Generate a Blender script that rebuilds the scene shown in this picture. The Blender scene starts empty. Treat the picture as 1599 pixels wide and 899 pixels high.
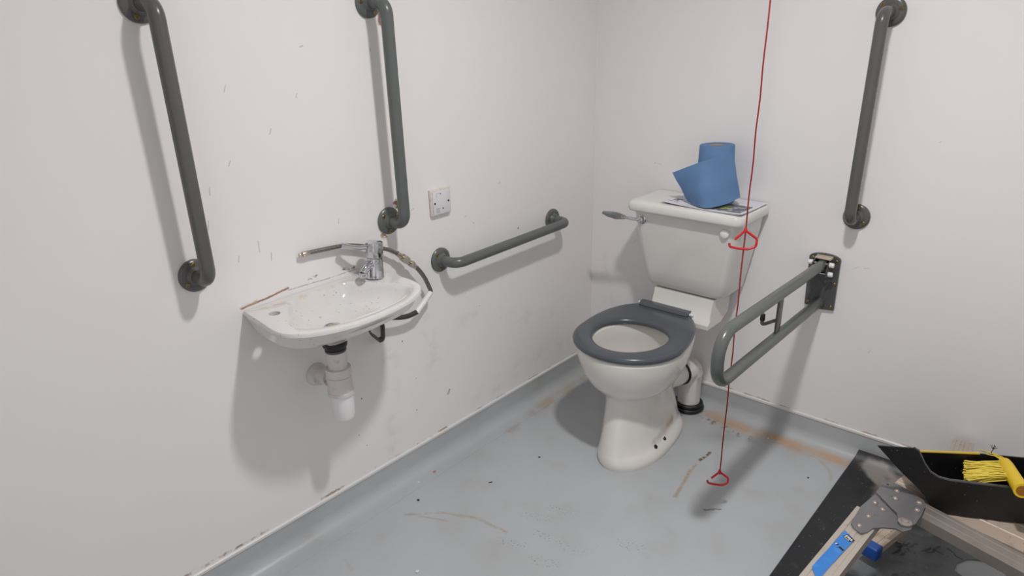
import bpy, bmesh, math, random
from mathutils import Vector, Matrix, noise
random.seed(7)
S = bpy.context.scene
C = S.collection
PI = math.pi

# ------------------------------------------------------------------ camera
cam_d = bpy.data.cameras.new('camera')
cam = bpy.data.objects.new('camera', cam_d)
C.objects.link(cam)
S.camera = cam
W, H = 1599, 899
FPX = 1080.49
cam_d.sensor_fit = 'HORIZONTAL'
cam_d.sensor_width = 36.0
cam_d.lens = 36.0 * FPX / W
cam_d.shift_x = 15.12 / W
cam_d.shift_y = 30.13 / W
cam_d.clip_start = 0.01
yaw, pitch, roll = -0.7442448, -0.3910328, -0.0329003
fw = Vector((math.sin(yaw)*math.cos(pitch), math.cos(yaw)*math.cos(pitch), math.sin(pitch)))
rt = Vector((math.cos(yaw), -math.sin(yaw), 0))
up = rt.cross(fw)
cr, sr = math.cos(roll), math.sin(roll)
r2 = cr*rt + sr*up
u2 = -sr*rt + cr*up
M = Matrix((r2, u2, -fw)).transposed().to_4x4()
M.translation = Vector((1.62291, -2.34163, 1.46251))
cam.matrix_world = M

# ------------------------------------------------------------------ light
world = bpy.data.worlds.new('world')
S.world = world
world.use_nodes = True
world.node_tree.nodes['Background'].inputs[0].default_value = (1, 1, 1, 1)
world.node_tree.nodes['Background'].inputs[1].default_value = 1.0
LAMP = Vector((1.17, -1.21, 2.36))
ld = bpy.data.lights.new('ceiling_lamp_light', 'AREA')
ld.shape = 'DISK'
ld.size = 0.13
ld.energy = 22
ld.spread = math.radians(150)
ld.color = (1.0, 0.985, 0.972)
lo = bpy.data.objects.new('ceiling_lamp_light', ld)
lo.location = LAMP
C.objects.link(lo)
# unseen doorway added behind the camera so white world light fills the shadows
pd = bpy.data.lights.new('added_opening_portal', 'AREA')
pd.shape = 'RECTANGLE'; pd.size = 0.95; pd.size_y = 2.05
pd.cycles.is_portal = True
po = bpy.data.objects.new('added_opening_portal', pd)
po.location = (1.45, -2.76, 1.025); po.rotation_euler = (math.radians(90), 0, 0)
C.objects.link(po)
S.view_settings.view_transform = 'Standard'
S.view_settings.look = 'None'
S.view_settings.exposure = -0.25
S.view_settings.gamma = 1.0
S.view_settings.use_curve_mapping = False

# ------------------------------------------------------------------ materials
def lin(r, g, b):
    f = lambda c: c/12.92/255 if c <= 10.3 else ((c/255+0.055)/1.055)**2.4
    return (f(r), f(g), f(b), 1)

class Mat:
    def __init__(s, name, col, rough=0.4, metal=0.0, coat=0.0, spec=0.5):
        s.m = bpy.data.materials.new(name)
        s.m.use_nodes = True
        s.nt = s.m.node_tree
        s.n = s.nt.nodes
        s.b = s.n['Principled BSDF']
        s.b.inputs['Base Color'].default_value = col
        s.b.inputs['Roughness'].default_value = rough
        s.b.inputs['Metallic'].default_value = metal
        s.b.inputs['Coat Weight'].default_value = coat
        s.b.inputs['Specular IOR Level'].default_value = spec
        s.col = None
        s.base = col
        s.co = s.n.new('ShaderNodeTexCoord').outputs['Object']
    def link(s, a, b): s.nt.links.new(a, b)
    def math(s, op, a, b=None, c=None, clamp=False):
        n = s.n.new('ShaderNodeMath'); n.operation = op; n.use_clamp = clamp
        for i, v in enumerate((a, b, c)):
            if v is None: continue
            if isinstance(v, (int, float)): n.inputs[i].default_value = v
            else: s.link(v, n.inputs[i])
        return n.outputs[0]
    def vm(s, op, a, b=None, out=0, scale=None):
        n = s.n.new('ShaderNodeVectorMath'); n.operation = op
        for i, v in enumerate((a, b)):
            if v is None: continue
            if isinstance(v, (tuple, list, Vector)): n.inputs[i].default_value = tuple(v)
            else: s.link(v, n.inputs[i])
        if scale is not None:
            if isinstance(scale, (int, float)): n.inputs['Scale'].default_value = scale
            else: s.link(scale, n.inputs['Scale'])
        return n.outputs[out]
    def noise(s, scale, detail=4, vec=None, rough=0.55, stretch=None):
        n = s.n.new('ShaderNodeTexNoise')
        n.inputs['Scale'].default_value = scale
        n.inputs['Detail'].default_value = detail
        n.inputs['Roughness'].default_value = rough
        v = vec or s.co
        if stretch: v = s.vm('MULTIPLY', v, stretch)
        s.link(v, n.inputs['Vector'])
        return n.outputs[0]
    def noisevec(s, scale, amp):
        n = s.n.new('ShaderNodeTexNoise'); n.inputs['Scale'].default_value = scale
        n.inputs['Detail'].default_value = 3
        s.link(s.co, n.inputs['Vector'])
        d = s.vm('SUBTRACT', n.outputs['Color'], (0.5, 0.5, 0.5))
        return s.vm('ADD', s.co, s.vm('SCALE', d, None, scale=amp))
    def ramp(s, v, lo, hi, smooth=True):
        n = s.n.new('ShaderNodeMapRange'); n.clamp = True
        n.interpolation_type = 'SMOOTHSTEP' if smooth else 'LINEAR'
        n.inputs['From Min'].default_value = lo; n.inputs['From Max'].default_value = hi
        s.link(v, n.inputs['Value'])
        return n.outputs[0]
    def over(s, mask, col):
        n = s.n.new('ShaderNodeMix'); n.data_type = 'RGBA'
        if s.col is None: n.inputs['A'].default_value = s.base
        else: s.link(s.col, n.inputs['A'])
        n.inputs['B'].default_value = col
        if isinstance(mask, (int, float)): n.inputs['Factor'].default_value = mask
        else: s.link(mask, n.inputs['Factor'])
        s.col = n.outputs['Result']
        s.link(s.col, s.b.inputs['Base Color'])
        return s
    def blotch(s, scale, lo, hi, col, k=1.0, stretch=None, detail=5):
        m = s.math('MULTIPLY', s.ramp(s.noise(scale, detail, stretch=stretch), lo, hi), k)
        return s.over(m, col)
    def capsule(s, vec, a, b, w, soft=0.5):
        a, b = Vector(a), Vector(b)
        ba = b-a
        pa = s.vm('SUBTRACT', vec, a)
        d = s.vm('DOT_PRODUCT', pa, tuple(ba), out=1)
        h = s.math('DIVIDE', d, max(ba.dot(ba), 1e-9), clamp=True)
        hv = s.vm('SCALE', tuple(ba), None, scale=h)
        dist = s.vm('LENGTH', s.vm('SUBTRACT', pa, hv), None, out=1)
        return s.ramp(dist, w, w*soft)
    def stroke(s, pts, w, col, k=1.0, vec=None, soft=0.3, nscale=0, lo=.45, hi=.6):
        m = None
        for a, b in zip(pts, pts[1:] if len(pts) > 1 else pts):
            c = s.capsule(vec or s.co, a, b, w, soft)
            m = c if m is None else s.math('MAXIMUM', m, c)
        if nscale: m = s.math('MULTIPLY', m, s.ramp(s.noise(nscale, 4), lo, hi))
        return s.over(s.math('MULTIPLY', m, k), col)
    def bump(s, h, strength=0.2, dist=0.002):
        n = s.n.new('ShaderNodeBump'); n.inputs['Strength'].default_value = strength
        n.inputs['Distance'].default_value = dist
        s.link(h, n.inputs['Height']); s.link(n.outputs[0], s.b.inputs['Normal'])
        return s
    def rough(s, v, lo, hi):
        n = s.n.new('ShaderNodeMapRange')
        n.inputs['To Min'].default_value = lo; n.inputs['To Max'].default_value = hi
        s.link(v, n.inputs['Value']); s.link(n.outputs[0], s.b.inputs['Roughness'])
        return s

BROWN = lin(120, 84, 56)
RUST = lin(105, 62, 40)
DIRT = lin(110, 104, 96)

def wall_mat():
    w = Mat('white_gloss_wall_paint', lin(240, 237, 237), 0.38)
    w.blotch(1.3, .4, .75, lin(235, 232, 231), .6)
    w.bump(w.noise(60, 3), .05, .002)
    return w
m_wall = wall_mat()
# --- wall beside the basin: painted in the same white, with its own scuffs and stains
m_wl = wall_mat()
nv = m_wl.noisevec(55, .012)
nvs = m_wl.noisevec(70, .004)
L = lambda y, z: (0, y, z)
m_wl.stroke([L(-1.575, .797), L(-1.50, .803), L(-1.435, .812)], .0042, lin(150, 108, 76), .95, nvs, .2, 30, .25, .45)
m_wl.stroke([L(-1.575, .798), L(-1.53, .803)], .008, lin(196, 168, 138), .7, nvs, .2, 50, .35, .55)
m_wl.stroke([L(-1.435, .806), L(-1.30, .802), L(-1.20, .803)], .0022, lin(150, 128, 110), .7, nvs, .2, 40, .38, .55)
m_wl.stroke([L(-1.255, .815), L(-1.215, .81)], .006, lin(125, 90, 62), .8, nvs, .3, 90, .45, .6)
m_wl.stroke([L(-1.37, .816), L(-1.34, .819)], .005, lin(95, 80, 72), .9, nv, .3, 120, .5, .6)
for (y, z, dy, dz) in [(-1.62, 1.02, .004, .02), (-1.50, .93, .001, .03), (-1.47, .90, .002, .02), (-1.56, .92, .004, .015),
                       (-1.54, 1.16, .006, .012), (-1.60, 1.10, .002, .016), (-1.42, 1.22, .006, .012), (-1.33, 1.30, .004, .01),
                       (-1.52, 1.33, .008, .014), (-1.25, .95, .002, .012), (-1.12, .80, .002, .012), (-.98, .93, .01, .006),
                       (-1.08, 1.40, .002, .008), (-.715, .833, .008, -.006), (-.75, .86, .006, .002), (-1.30, 1.42, .01, .002), (-.58, .94, .01, .004)]:
    m_wl.stroke([L(y, z), L(y+dy, z+dz)], .0019, lin(140, 134, 130), .5, nvs, .3)
for (y, z, r) in [(-.479, .758, .004), (-.429, .726, .004), (-1.064, .514, .003), (-1.245, .383, .003), (-1.247, .211, .002), (-1.271, .261, .002), (-.70, .52, .002), (-1.029, .241, .0025), (-1.02, .36, .002)]:
    m_wl.stroke([L(y, z)], r, lin(60, 50, 45), .95, None, .6)
m_wl.stroke([L(-.885, .240), L(-.872, .254), L(-.879, .236)], .003, lin(120, 105, 95), .9, nv, .4)
# faint grey scuffs and drips low on the wall
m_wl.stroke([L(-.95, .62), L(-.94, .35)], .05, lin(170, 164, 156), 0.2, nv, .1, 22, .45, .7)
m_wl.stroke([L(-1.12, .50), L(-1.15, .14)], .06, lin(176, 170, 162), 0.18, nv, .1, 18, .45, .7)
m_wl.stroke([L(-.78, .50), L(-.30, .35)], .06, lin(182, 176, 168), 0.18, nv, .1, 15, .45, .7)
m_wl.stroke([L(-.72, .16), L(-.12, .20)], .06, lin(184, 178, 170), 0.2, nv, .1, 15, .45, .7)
m_wl.stroke([L(-1.95, .118), L(-1.62, .112)], .006, lin(128, 96, 70), .8, nv, .3, 30, .45, .6)
m_wl.stroke([L(-1.47, .113), L(-.90, .109)], .006, lin(150, 118, 92), .8, nv, .3, 16, .5, .62)
m_wl.stroke([L(-.80, .110), L(-.10, .108)], .004, lin(165, 145, 125), .6, nv, .3, 16, .5, .62)
# rusty plaster around two flanges
m_wl.stroke([L(-1.035, .965), L(-1.03, .955)], .018, RUST, .95, nv, .5, 70, .4, .5)
m_wl.stroke([L(-1.09, .87), L(-1.10, .88)], .010, lin(150, 110, 70), .8, nv, .5, 70, .4, .5)
m_wl.stroke([L(-1.03, 1.475), L(-1.025, 1.50)], .02, lin(120, 72, 50), .9, nv, .5, 70, .4, .5)
# --- back wall
m_wb = wall_mat()
nvb = m_wb.noisevec(55, .012)
B = lambda x, z: (x, 0, z)
m_wb.stroke([B(.62, .109), B(1.0, .108), B(1.5, .109)], .004, lin(165, 135, 108), .8, nvb, .3, 14, .45, .6)
for (x, z, dx, dz) in [(.28, .95, .03, -.004), (1.03, .68, .015, .012), (1.06, .69, .02, .004), (.90, .70, .002, .015), (1.12, .40, .004, .02), (.2, .62, .01, .01), (1.2, 1.1, .006, .006)]:
    m_wb.stroke([B(x, z), B(x+dx, z+dz)], .0022, lin(175, 170, 166), .4, nvb, .3)
m_wb.stroke([B(.02, .62), B(.1, .30)], .05, lin(200, 192, 180), .35, nvb, .1, 12, .45, .7)

m_vinyl = Mat('grey_blue_floor_vinyl', lin(182, 186, 189), 0.33)
m_vinyl.blotch(2.2, .40, .70, lin(173, 176, 178), .8)
m_vinyl.blotch(9, .55, .75, lin(168, 168, 165), .4)
m_vinyl.blotch(160, .66, .72, lin(160, 160, 158), .45, detail=2)
nf = m_vinyl.noisevec(16, .035)
nf2 = m_vinyl.noisevec(60, .012)
F = lambda x, y: (x, y, 0)
# orange rust band along the back cove
m_vinyl.stroke([F(.62, -.055), F(.80, -.075), F(1.02, -.070), F(1.16, -.065)], .055, lin(190, 156, 126), .75, nf, .1, 9, .30, .6)
m_vinyl.stroke([F(.83, -.055), F(1.10, -.055)], .035, lin(200, 158, 120), .7, nf, .1, 12, .28, .55)
m_vinyl.stroke([F(.60, -.09), F(.72, -.11), F(.80, -.12)], .03, lin(120, 92, 72), .7, nf2, .2, 45, .5, .62)
m_vinyl.stroke([F(.56, -.06), F(.66, -.05)], .03, lin(176, 150, 128), .7, nf, .1, 12, .4, .6)
# sandy stain at the foot of the basin wall beside the pan
m_vinyl.stroke([F(.055, -.08), F(.06, -.42)], .045, lin(178, 160, 140), .75, nf, .1, 10, .35, .6)
m_vinyl.stroke([F(.07, -.45), F(.09, -.72)], .035, lin(166, 152, 138), .6, nf, .1, 12, .45, .65)
# curved scuffs and other floor marks
m_vinyl.stroke([F(.765, -.598), F(.735, -.441), F(.730, -.351)], .010, lin(160, 142, 116), .7, nf2, .2, 30, .35, .55)
m_vinyl.stroke([F(.732, -.36), F(.737, -.296)], .009, lin(95, 72, 48), .9, nf2, .3, 60, .42, .5)
m_vinyl.stroke([F(.145, -1.232), F(.229, -1.149), F(.336, -1.096), F(.449, -1.084)], .009, lin(162, 148, 130), .65, nf2, .1, 20, .38, .55)
m_vinyl.stroke([F(.187, -1.208), F(.274, -1.164)], .006, lin(160, 148, 130), .55, nf2, .1)
m_vinyl.stroke([F(.165, -1.485), F(.211, -1.497)], .008, lin(172, 168, 160), .45, nf, .1)
m_vinyl.stroke([F(.817, -.098), F(.933, -.085), F(1.033, -.090), F(1.105, -.136), F(1.12, -.19)], .009, lin(162, 158, 152), .5, nf, .1)
m_vinyl.stroke([F(.868, -.60), F(.905, -.565)], .006, lin(118, 118, 116), .85, nf2, .3)  # short dark grey mark on the floor below the pull cord
for cx, cy in [(.48, -.98), (.56, -1.03), (.50, -1.12), (.66, -1.02), (.62, -1.12), (.78, -.9), (.52, -.90)]:
    m_vinyl.stroke([F(cx-.03, cy), F(cx+.03, cy+.02)], .03, lin(100, 98, 94), .8, None, .2, 150, .60, .64)
m_vinyl.bump(m_vinyl.noise(90, 3), .06, .002)
m_vinyl.rough(m_vinyl.noise(3, 4), .26, .44)

m_trim = Mat('white_capping_strip', lin(222, 220, 218), .4).blotch(20, .6, .75, lin(176, 160, 146), .6)
m_ceil = Mat('white_ceiling_paint', lin(241, 240, 238), .8).blotch(3, .4, .8, lin(237, 235, 233), .5)

def grey_coat(name, c):
    m = Mat(name, lin(*c), .27)
    m.blotch(9, .45, .8, lin(c[0]+8, c[1]+8, c[2]+8), .6)
    m.bump(m.noise(140, 2), .04, .001)
    return m
m_rail = grey_coat('warm_grey_coated_tube', (93, 90, 91))
m_rail2 = grey_coat('green_grey_coated_tube', (95, 99, 98))
m_plate = grey_coat('dark_grey_hinge_plate', (80, 80, 80))
m_brass = Mat('brass_screw', lin(150, 132, 92), .35, 1.0).blotch(200, .5, .7, lin(110, 86, 44), .6)
m_chrome = Mat('chrome', lin(205, 206, 210), .08, 1.0).blotch(60, .55, .75, lin(170, 170, 172), .5)
m_ceramic = Mat('white_glazed_ceramic', lin(226, 224, 220), .12, coat=.3).blotch(5, .45, .8, lin(220, 217, 211), .6)
m_pan = Mat('white_glazed_pan', lin(228, 225, 220), .12, coat=.3).blotch(5, .45, .8, lin(222, 218, 212), .6)
npn = m_pan.noisevec(40, .015)
m_pan.stroke([(.080, -.25, .06), (.075, -.10, .08)], .028, lin(150, 118, 88), .6, npn, .05)
m_basin = Mat('white_basin_glaze', lin(222, 220, 218), .14, coat=.3)
nb = m_basin.noisevec(45, .012)
m_basin.blotch(7, .5, .75, lin(211, 206, 200), .7)
m_basin.blotch(110, .66, .70, lin(120, 112, 104), .55, detail=3)
m_basin.stroke([(.03, -1.56, .79), (.03, -1.25, .79)], .012, lin(214, 196, 178), .6, nb, .1, 30, .42, .6)
m_basin.stroke([(.03, -1.50, .79), (.05, -1.44, .785)], .008, lin(200, 168, 138), .7, nb, .2, 60, .4, .55)
m_basin.stroke([(.16, -1.30, .735), (.17, -1.36, .725)], .035, lin(200, 176, 160), .4, nb, .05, 25, .4, .6)
m_basin.stroke([(.004, -1.578, .78), (.02, -1.579, .765)], .003, lin(95, 90, 86), .8, nb, .4)
m_basin.stroke([(.055, -1.578, .765), (.075, -1.579, .76)], .007, lin(150, 146, 144), .7, nb, .4, 160, .48, .55)
m_black = Mat('black_rubber', lin(22, 21, 21), .45).blotch(40, .5, .8, lin(40, 38, 36), .6)
m_dark = Mat('dark_drain_void', lin(30, 28, 26), .6).blotch(60, .5, .8, lin(50, 46, 42), .5)
m_plastic = Mat('grubby_white_plastic', lin(218, 212, 212), .35).blotch(30, .62, .75, lin(170, 156, 148), .6)
m_cap = Mat('clean_white_plastic', lin(236, 236, 236), .3).blotch(40, .5, .8, lin(228, 228, 228), .5)
m_seat = Mat('dark_blue_grey_seat_plastic', lin(80, 85, 92), .25).blotch(6, .45, .8, lin(85, 90, 97), .6)
m_hose = Mat('braided_steel', lin(150, 146, 140), .35, .85)
_w = m_hose.n.new('ShaderNodeTexVoronoi'); _w.inputs['Scale'].default_value = 420
m_hose.link(m_hose.co, _w.inputs['Vector'])
m_hose.over(m_hose.math('MULTIPLY', m_hose.ramp(_w.outputs['Distance'], .3, .7), .6), lin(82, 76, 72)).bump(_w.outputs['Distance'], .4, .001)
m_hosedark = Mat('dark_hose_end', lin(74, 70, 68), .45, .3).blotch(60, .4, .7, lin(52, 48, 46), .6)
m_fit = Mat('nickel_fitting', lin(196, 186, 172), .25, .9).blotch(80, .55, .7, lin(150, 128, 100), .6)
m_blue = Mat('blue_paper_towel', lin(98, 130, 170), .85, spec=.2).blotch(16, .45, .8, lin(106, 138, 178), .7)
m_blue.bump(m_blue.noise(300, 2), .12, .001)
m_card = Mat('brown_cardboard_core', lin(176, 160, 146), .8).blotch(40, .4, .8, lin(150, 132, 118), .6)
m_red = Mat('red_plastic', lin(196, 34, 38), .35).blotch(40, .5, .8, lin(180, 28, 34), .5)
m_cord = Mat('dark_red_cord', lin(150, 30, 40), .7).blotch(160, .5, .6, lin(110, 20, 30), .7)
m_sock = Mat('off_white_socket_plastic', lin(224, 222, 226), .35).blotch(30, .5, .8, lin(216, 210, 208), .5)
m_aged = Mat('yellowed_plastic_rim', lin(222, 214, 206), .4).blotch(60, .55, .7, lin(190, 166, 142), .6)
m_grime = Mat('grey_print', lin(140, 142, 160), .6).blotch(300, .45, .55, lin(190, 190, 200), .7)
m_hole = Mat('dark_screw_hole', lin(40, 38, 40), .6).blotch(200, .5, .7, lin(60, 58, 58), .5)
m_alu = Mat('grubby_aluminium', lin(188, 179, 169), .42, .35).blotch(9, .45, .8, lin(164, 152, 140), .6)
m_alu.blotch(40, .62, .72, lin(110, 98, 88), .5)
m_tan = Mat('dirty_aluminium_inner', lin(196, 180, 164), .5, .2).blotch(8, .5, .72, lin(112, 88, 68), .9)
m_tan.blotch(60, .6, .68, lin(90, 72, 58), .5)
m_greystrip = Mat('worn_grey_channel', lin(150, 142, 136), .42, .4).blotch(14, .4, .75, lin(126, 116, 108), .7)
m_hinge = Mat('galvanised_hinge_steel', lin(126, 126, 128), .45, .45).blotch(12, .4, .8, lin(110, 108, 108), .7)
m_hinge.blotch(50, .64, .72, lin(120, 84, 62), .7)
m_rivet = Mat('rivet_steel', lin(166, 156, 148), .4, .5).blotch(90, .5, .7, lin(120, 92, 76), .7)
m_sticker = Mat('blue_sticker', lin(48, 122, 200), .35).blotch(30, .5, .75, lin(78, 146, 212), .8)
m_sticker.blotch(70, .66, .72, lin(20, 40, 70), .7)
m_bluefoot = Mat('blue_plastic_foot', lin(32, 80, 160), .4).blotch(30, .5, .8, lin(24, 56, 112), .7)
m_ink = Mat('black_ink', lin(24, 22, 26), .5).blotch(90, .5, .7, lin(40, 36, 40), .6)
m_whiteink = Mat('white_ink', lin(224, 220, 222), .5).blotch(90, .5, .7, lin(190, 186, 190), .6)
m_pan_black = Mat('black_dustpan_plastic', lin(20, 20, 21), .45).blotch(25, .5, .75, lin(29, 29, 29), .7)
m_pan_black.blotch(150, .70, .74, lin(150, 148, 144), .7, detail=3)
m_pan_rim = Mat('dark_grey_worn_rim', lin(72, 72, 74), .4).blotch(40, .5, .75, lin(50, 50, 52), .7)
m_yellow = Mat('yellow_brush_plastic', lin(228, 192, 30), .45).blotch(40, .5, .75, lin(222, 196, 80), .6)
m_bristle = Mat('yellow_bristle', lin(230, 208, 82), .6).blotch(120, .5, .7, lin(198, 168, 40), .7)
m_tape = Mat('yellow_rim_paint', lin(206, 178, 70), .5).blotch(40, .5, .7, lin(160, 136, 60), .6)
m_orange = Mat('brown_socket_hole', lin(150, 92, 20), .6).blotch(60, .5, .8, lin(110, 66, 14), .6)
m_twig = Mat('dark_twig', lin(52, 46, 42), .7).blotch(60, .5, .8, lin(72, 62, 54), .6)

# paper leaflet, printed side up
def leaflet_mat():
    m = Mat('printed_leaflet', lin(226, 225, 230), .55)
    m.blotch(6, .45, .8, lin(218, 217, 222), .5)
    sep = m.n.new('ShaderNodeSeparateXYZ'); m.link(m.co, sep.inputs[0])
    X, Y = sep.outputs[0], sep.outputs[1]
    def rect(x0, x1, y0, y1):
        a = m.math('MULTIPLY', m.math('GREATER_THAN', X, x0), m.math('LESS_THAN', X, x1))
        b = m.math('MULTIPLY', m.math('GREATER_THAN', Y, y0), m.math('LESS_THAN', Y, y1))
        return m.math('MULTIPLY', a, b)
    r = rect(.03, .135, -.085, .02)
    m.over(r, lin(112, 112, 122))
    m.over(m.math('MULTIPLY', r, m.ramp(m.noise(30, 4), .52, .66)), lin(190, 196, 190))
    m.over(m.math('MULTIPLY', rect(.035, .085, -.055, -.015), m.ramp(m.noise(45, 3), .45, .55)), lin(188, 196, 110))
    m.over(m.math('MULTIPLY', rect(-.135, -.105, -.045, -.015), m.ramp(m.noise(110, 3), .45, .5)), lin(70, 72, 84))
    m.over(m.math('MULTIPLY', rect(-.14, -.10, -.068, -.060), m.ramp(m.noise(160, 3), .42, .5)), lin(80, 80, 90))
    m.over(m.math('MULTIPLY', rect(-.09, .02, -.04, .05), m.ramp(m.noise(160, 3, stretch=(.3, 2, 1)), .52, .58)), lin(150, 150, 160))
    return m
m_leaf = leaflet_mat()

# black floor protection sheet
m_sheet = Mat('black_plastic_sheet', lin(27, 30, 34), .42)
ns = m_sheet.noisevec(25, .03)
m_sheet.blotch(5, .45, .8, lin(23, 25, 28), .6)
m_sheet.stroke([(1.42, -.45, 0), (1.64, -.28, 0), (1.8, -.3, 0)], .17, lin(112, 117, 118), .95, ns, .45, 6, .2, .5)
m_sheet.stroke([(1.33, -.52, 0), (1.42, -.40, 0)], .10, lin(112, 116, 117), .9, ns, .4, 6, .2, .5)
m_sheet.stroke([(1.215, -.045, 0), (1.27, -.09, 0), (1.34, -.12, 0)], .052, lin(140, 133, 130), .95, ns, .6, 14, .2, .45)
m_sheet.stroke([(1.27, -.13, 0), (1.28, -.20, 0)], .04, lin(120, 115, 112), .8, ns, .3, 16, .35, .5)
m_sheet.stroke([(1.225, -.13, 0), (1.21, -.24, 0)], .016, lin(16, 16, 17), .9, ns, .3, 20, .35, .5)
for i in range(5):
    y = -.40+i*.022
    m_sheet.stroke([(1.375+.018*i, -.44+.012*i, 0), (1.40+.018*i, -.36+.012*i, 0)], .006, lin(40, 44, 46), .85, ns, .4)
    m_sheet.stroke([(1.37+.03*i, -.40+.02*i, 0), (1.41+.03*i, -.40+.015*i, 0)], .005, lin(40, 44, 46), .8, ns, .4)
    m_sheet.stroke([(1.36+.01*i, -.60+i*.02, 0), (1.40+.01*i, -.56+i*.02, 0)], .006, lin(48, 52, 53), .8, ns, .4)
m_sheet.blotch(20, .58, .75, lin(60, 63, 60), .6)
m_sheet.blotch(140, .70, .74, lin(150, 150, 148), .8, detail=2)

# ------------------------------------------------------------------ mesh helpers
def finish(name, bm, mat, parent=None, smooth=True, angle=38, origin=None):
    bmesh.ops.recalc_face_normals(bm, faces=bm.faces)
    o0 = Vector((0, 0, 0))
    if origin is not None: o0 = Vector(origin)
    p = parent
    while p is not None:
        if p.type == 'EMPTY' or p.parent is None:
            o0 = p.location.copy(); break
        p = p.parent
    if o0.length: bmesh.ops.translate(bm, verts=bm.verts, vec=-o0)
    me = bpy.data.meshes.new(name)
    bm.to_mesh(me); bm.free()
    if smooth:
        for f in me.polygons: f.use_smooth = True
        me.set_sharp_from_angle(angle=math.radians(angle))
    me.materials.append(mat.m)
    ob = bpy.data.objects.new(name, me)
    C.objects.link(ob)
    if parent is not None: ob.parent = parent
    else: ob.location = o0
    return ob

def tag(o, label, cat, group=None):
    o['label'] = label; o['category'] = cat
    if group: o['group'] = group
    return o

def thing(name, label, cat, loc, group=None):
    o = bpy.data.objects.new(name, None)
    o.empty_display_size = .05
    C.objects.link(o)
    o.location = loc
    return tag(o, label, cat, group)

def struct(name, bm, mat, smooth=False):
    o = finish(name, bm, mat, None, smooth)
    o['kind'] = 'structure'
    return o

def box(bm, c, s, M=None, bev=0, seg=2):
    g = bmesh.ops.create_cube(bm, size=1)
    vs = g['verts']
    for v in vs: v.co = Vector((v.co.x*s[0], v.co.y*s[1], v.co.z*s[2]))
    if bev:
        es = list({e for v in vs for e in v.link_edges})
        r = bmesh.ops.bevel(bm, geom=es, offset=bev, segments=seg, affect='EDGES', profile=.5)
        vs = list({v for f in r['faces'] for v in f.verts} | {v for v in vs if v.is_valid})
    T = Matrix.Translation(Vector(c))
    if M is not None: T = T @ M.to_4x4()
    for v in vs: v.co = T @ v.co
    return vs

def frame(d, upv=(0, 0, 1)):
    d = Vector(d).normalized()
    u = Vector(upv)
    if abs(d.dot(u.normalized())) > .95: u = Vector((1, 0, 0))
    a = u.cross(d).normalized()
    return a, d.cross(a).normalized(), d

def cyl(bm, p0, p1, r0, r1=None, n=24, bev=0, caps=True):
    """cylinder/cone from p0 to p1 with softly rounded ends"""
    r1 = r0 if r1 is None else r1
    p0, p1 = Vector(p0), Vector(p1)
    L_ = (p1-p0).length
    prof = [(0, r0-bev), (bev*.3, r0-bev*.3), (bev, r0), (L_-bev, r1), (L_-bev*.3, r1-bev*.3), (L_, r1-bev)] if bev else [(0, r0), (L_, r1)]
    lathe(bm, p0, p1-p0, prof, n, caps)

def lathe(bm, base, axis, prof, n=32, caps=True):
    a, b, d = frame(axis)
    base = Vector(base)
    rings = []
    for h, r in prof:
        rings.append([bm.verts.new(base + d*h + (a*math.cos(2*PI*i/n)+b*math.sin(2*PI*i/n))*max(r, 1e-5)) for i in range(n)])
    for A, Bq in zip(rings, rings[1:]):
        for i in range(n):
            bm.faces.new((A[i], A[(i+1) % n], Bq[(i+1) % n], Bq[i]))
    if caps:
        bm.faces.new(rings[0]); bm.faces.new(rings[-1][::-1])
    return rings

def fillet(pts, r, n=8, closed=False):
    pts = [Vector(p) for p in pts]
    out = []
    N = len(pts)
    for i, p in enumerate(pts):
        if not closed and i in (0, N-1): out.append(p); continue
        a = (pts[i-1]-p); b = (pts[(i+1) % N]-p)
        la, lb = a.length, b.length
        a.normalize(); b.normalize()
        ang = a.angle(b)
        if ang > PI-.02: out.append(p); continue
        rr = r[i] if isinstance(r, (list, tuple)) else r
        t = min(rr/math.tan(ang/2), la*.49, lb*.49)
        rr = t*math.tan(ang/2)
        bis = (a+b).normalized()
        c = p + bis*(rr/math.sin(ang/2))
        s = p+a*t-c; e = p+b*t-c
        ax = s.cross(e).normalized()
        tot = s.angle(e)
        for k in range(n+1):
            out.append(c + Matrix.Rotation(tot*k/n, 3, ax) @ s)
    return out

def tube(bm, pts, r, n=16, closed=False, caps=True, flat=None):
    """sweep a circle (or radii list, or flattened ellipse) along pts"""
    pts = [Vector(p) for p in pts]
    N = len(pts)
    tang = []
    for i in range(N):
        if closed: t = pts[(i+1) % N]-pts[i-1]
        else: t = pts[min(i+1, N-1)]-pts[max(i-1, 0)]
        tang.append(t.normalized())
    a, b, _ = frame(tang[0])
    rings = []
    for i in range(N):
        if i:
            q = tang[i-1].rotation_difference(tang[i])
            a = q @ a; b = q @ b
        rr = r[i] if isinstance(r, (list, tuple)) else r
        f = flat or 1
        rings.append([bm.verts.new(pts[i] + a*math.cos(2*PI*k/n)*rr + b*math.sin(2*PI*k/n)*rr*f) for k in range(n)])
    pairs = list(zip(rings, rings[1:])) + ([(rings[-1], rings[0])] if closed else [])
    for A, Bq in pairs:
        for k in range(n):
            bm.faces.new((A[k], A[(k+1) % n], Bq[(k+1) % n], Bq[k]))
    if caps and not closed:
        bm.faces.new(rings[0][::-1]); bm.faces.new(rings[-1])

def spline(pts, n=8):
    pts = [Vector(p) for p in pts]
    P = [pts[0]*2-pts[1]] + pts + [pts[-1]*2-pts[-2]]
    out = []
    for i in range(1, len(P)-2):
        for k in range(n):
            t = k/n
            a, b, c, d = P[i-1], P[i], P[i+1], P[i+2]
            out.append(.5*((2*b)+(c-a)*t+(2*a-5*b+4*c-d)*t*t+(3*b-a-3*c+d)*t**3))
    out.append(pts[-1])
    return out

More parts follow.
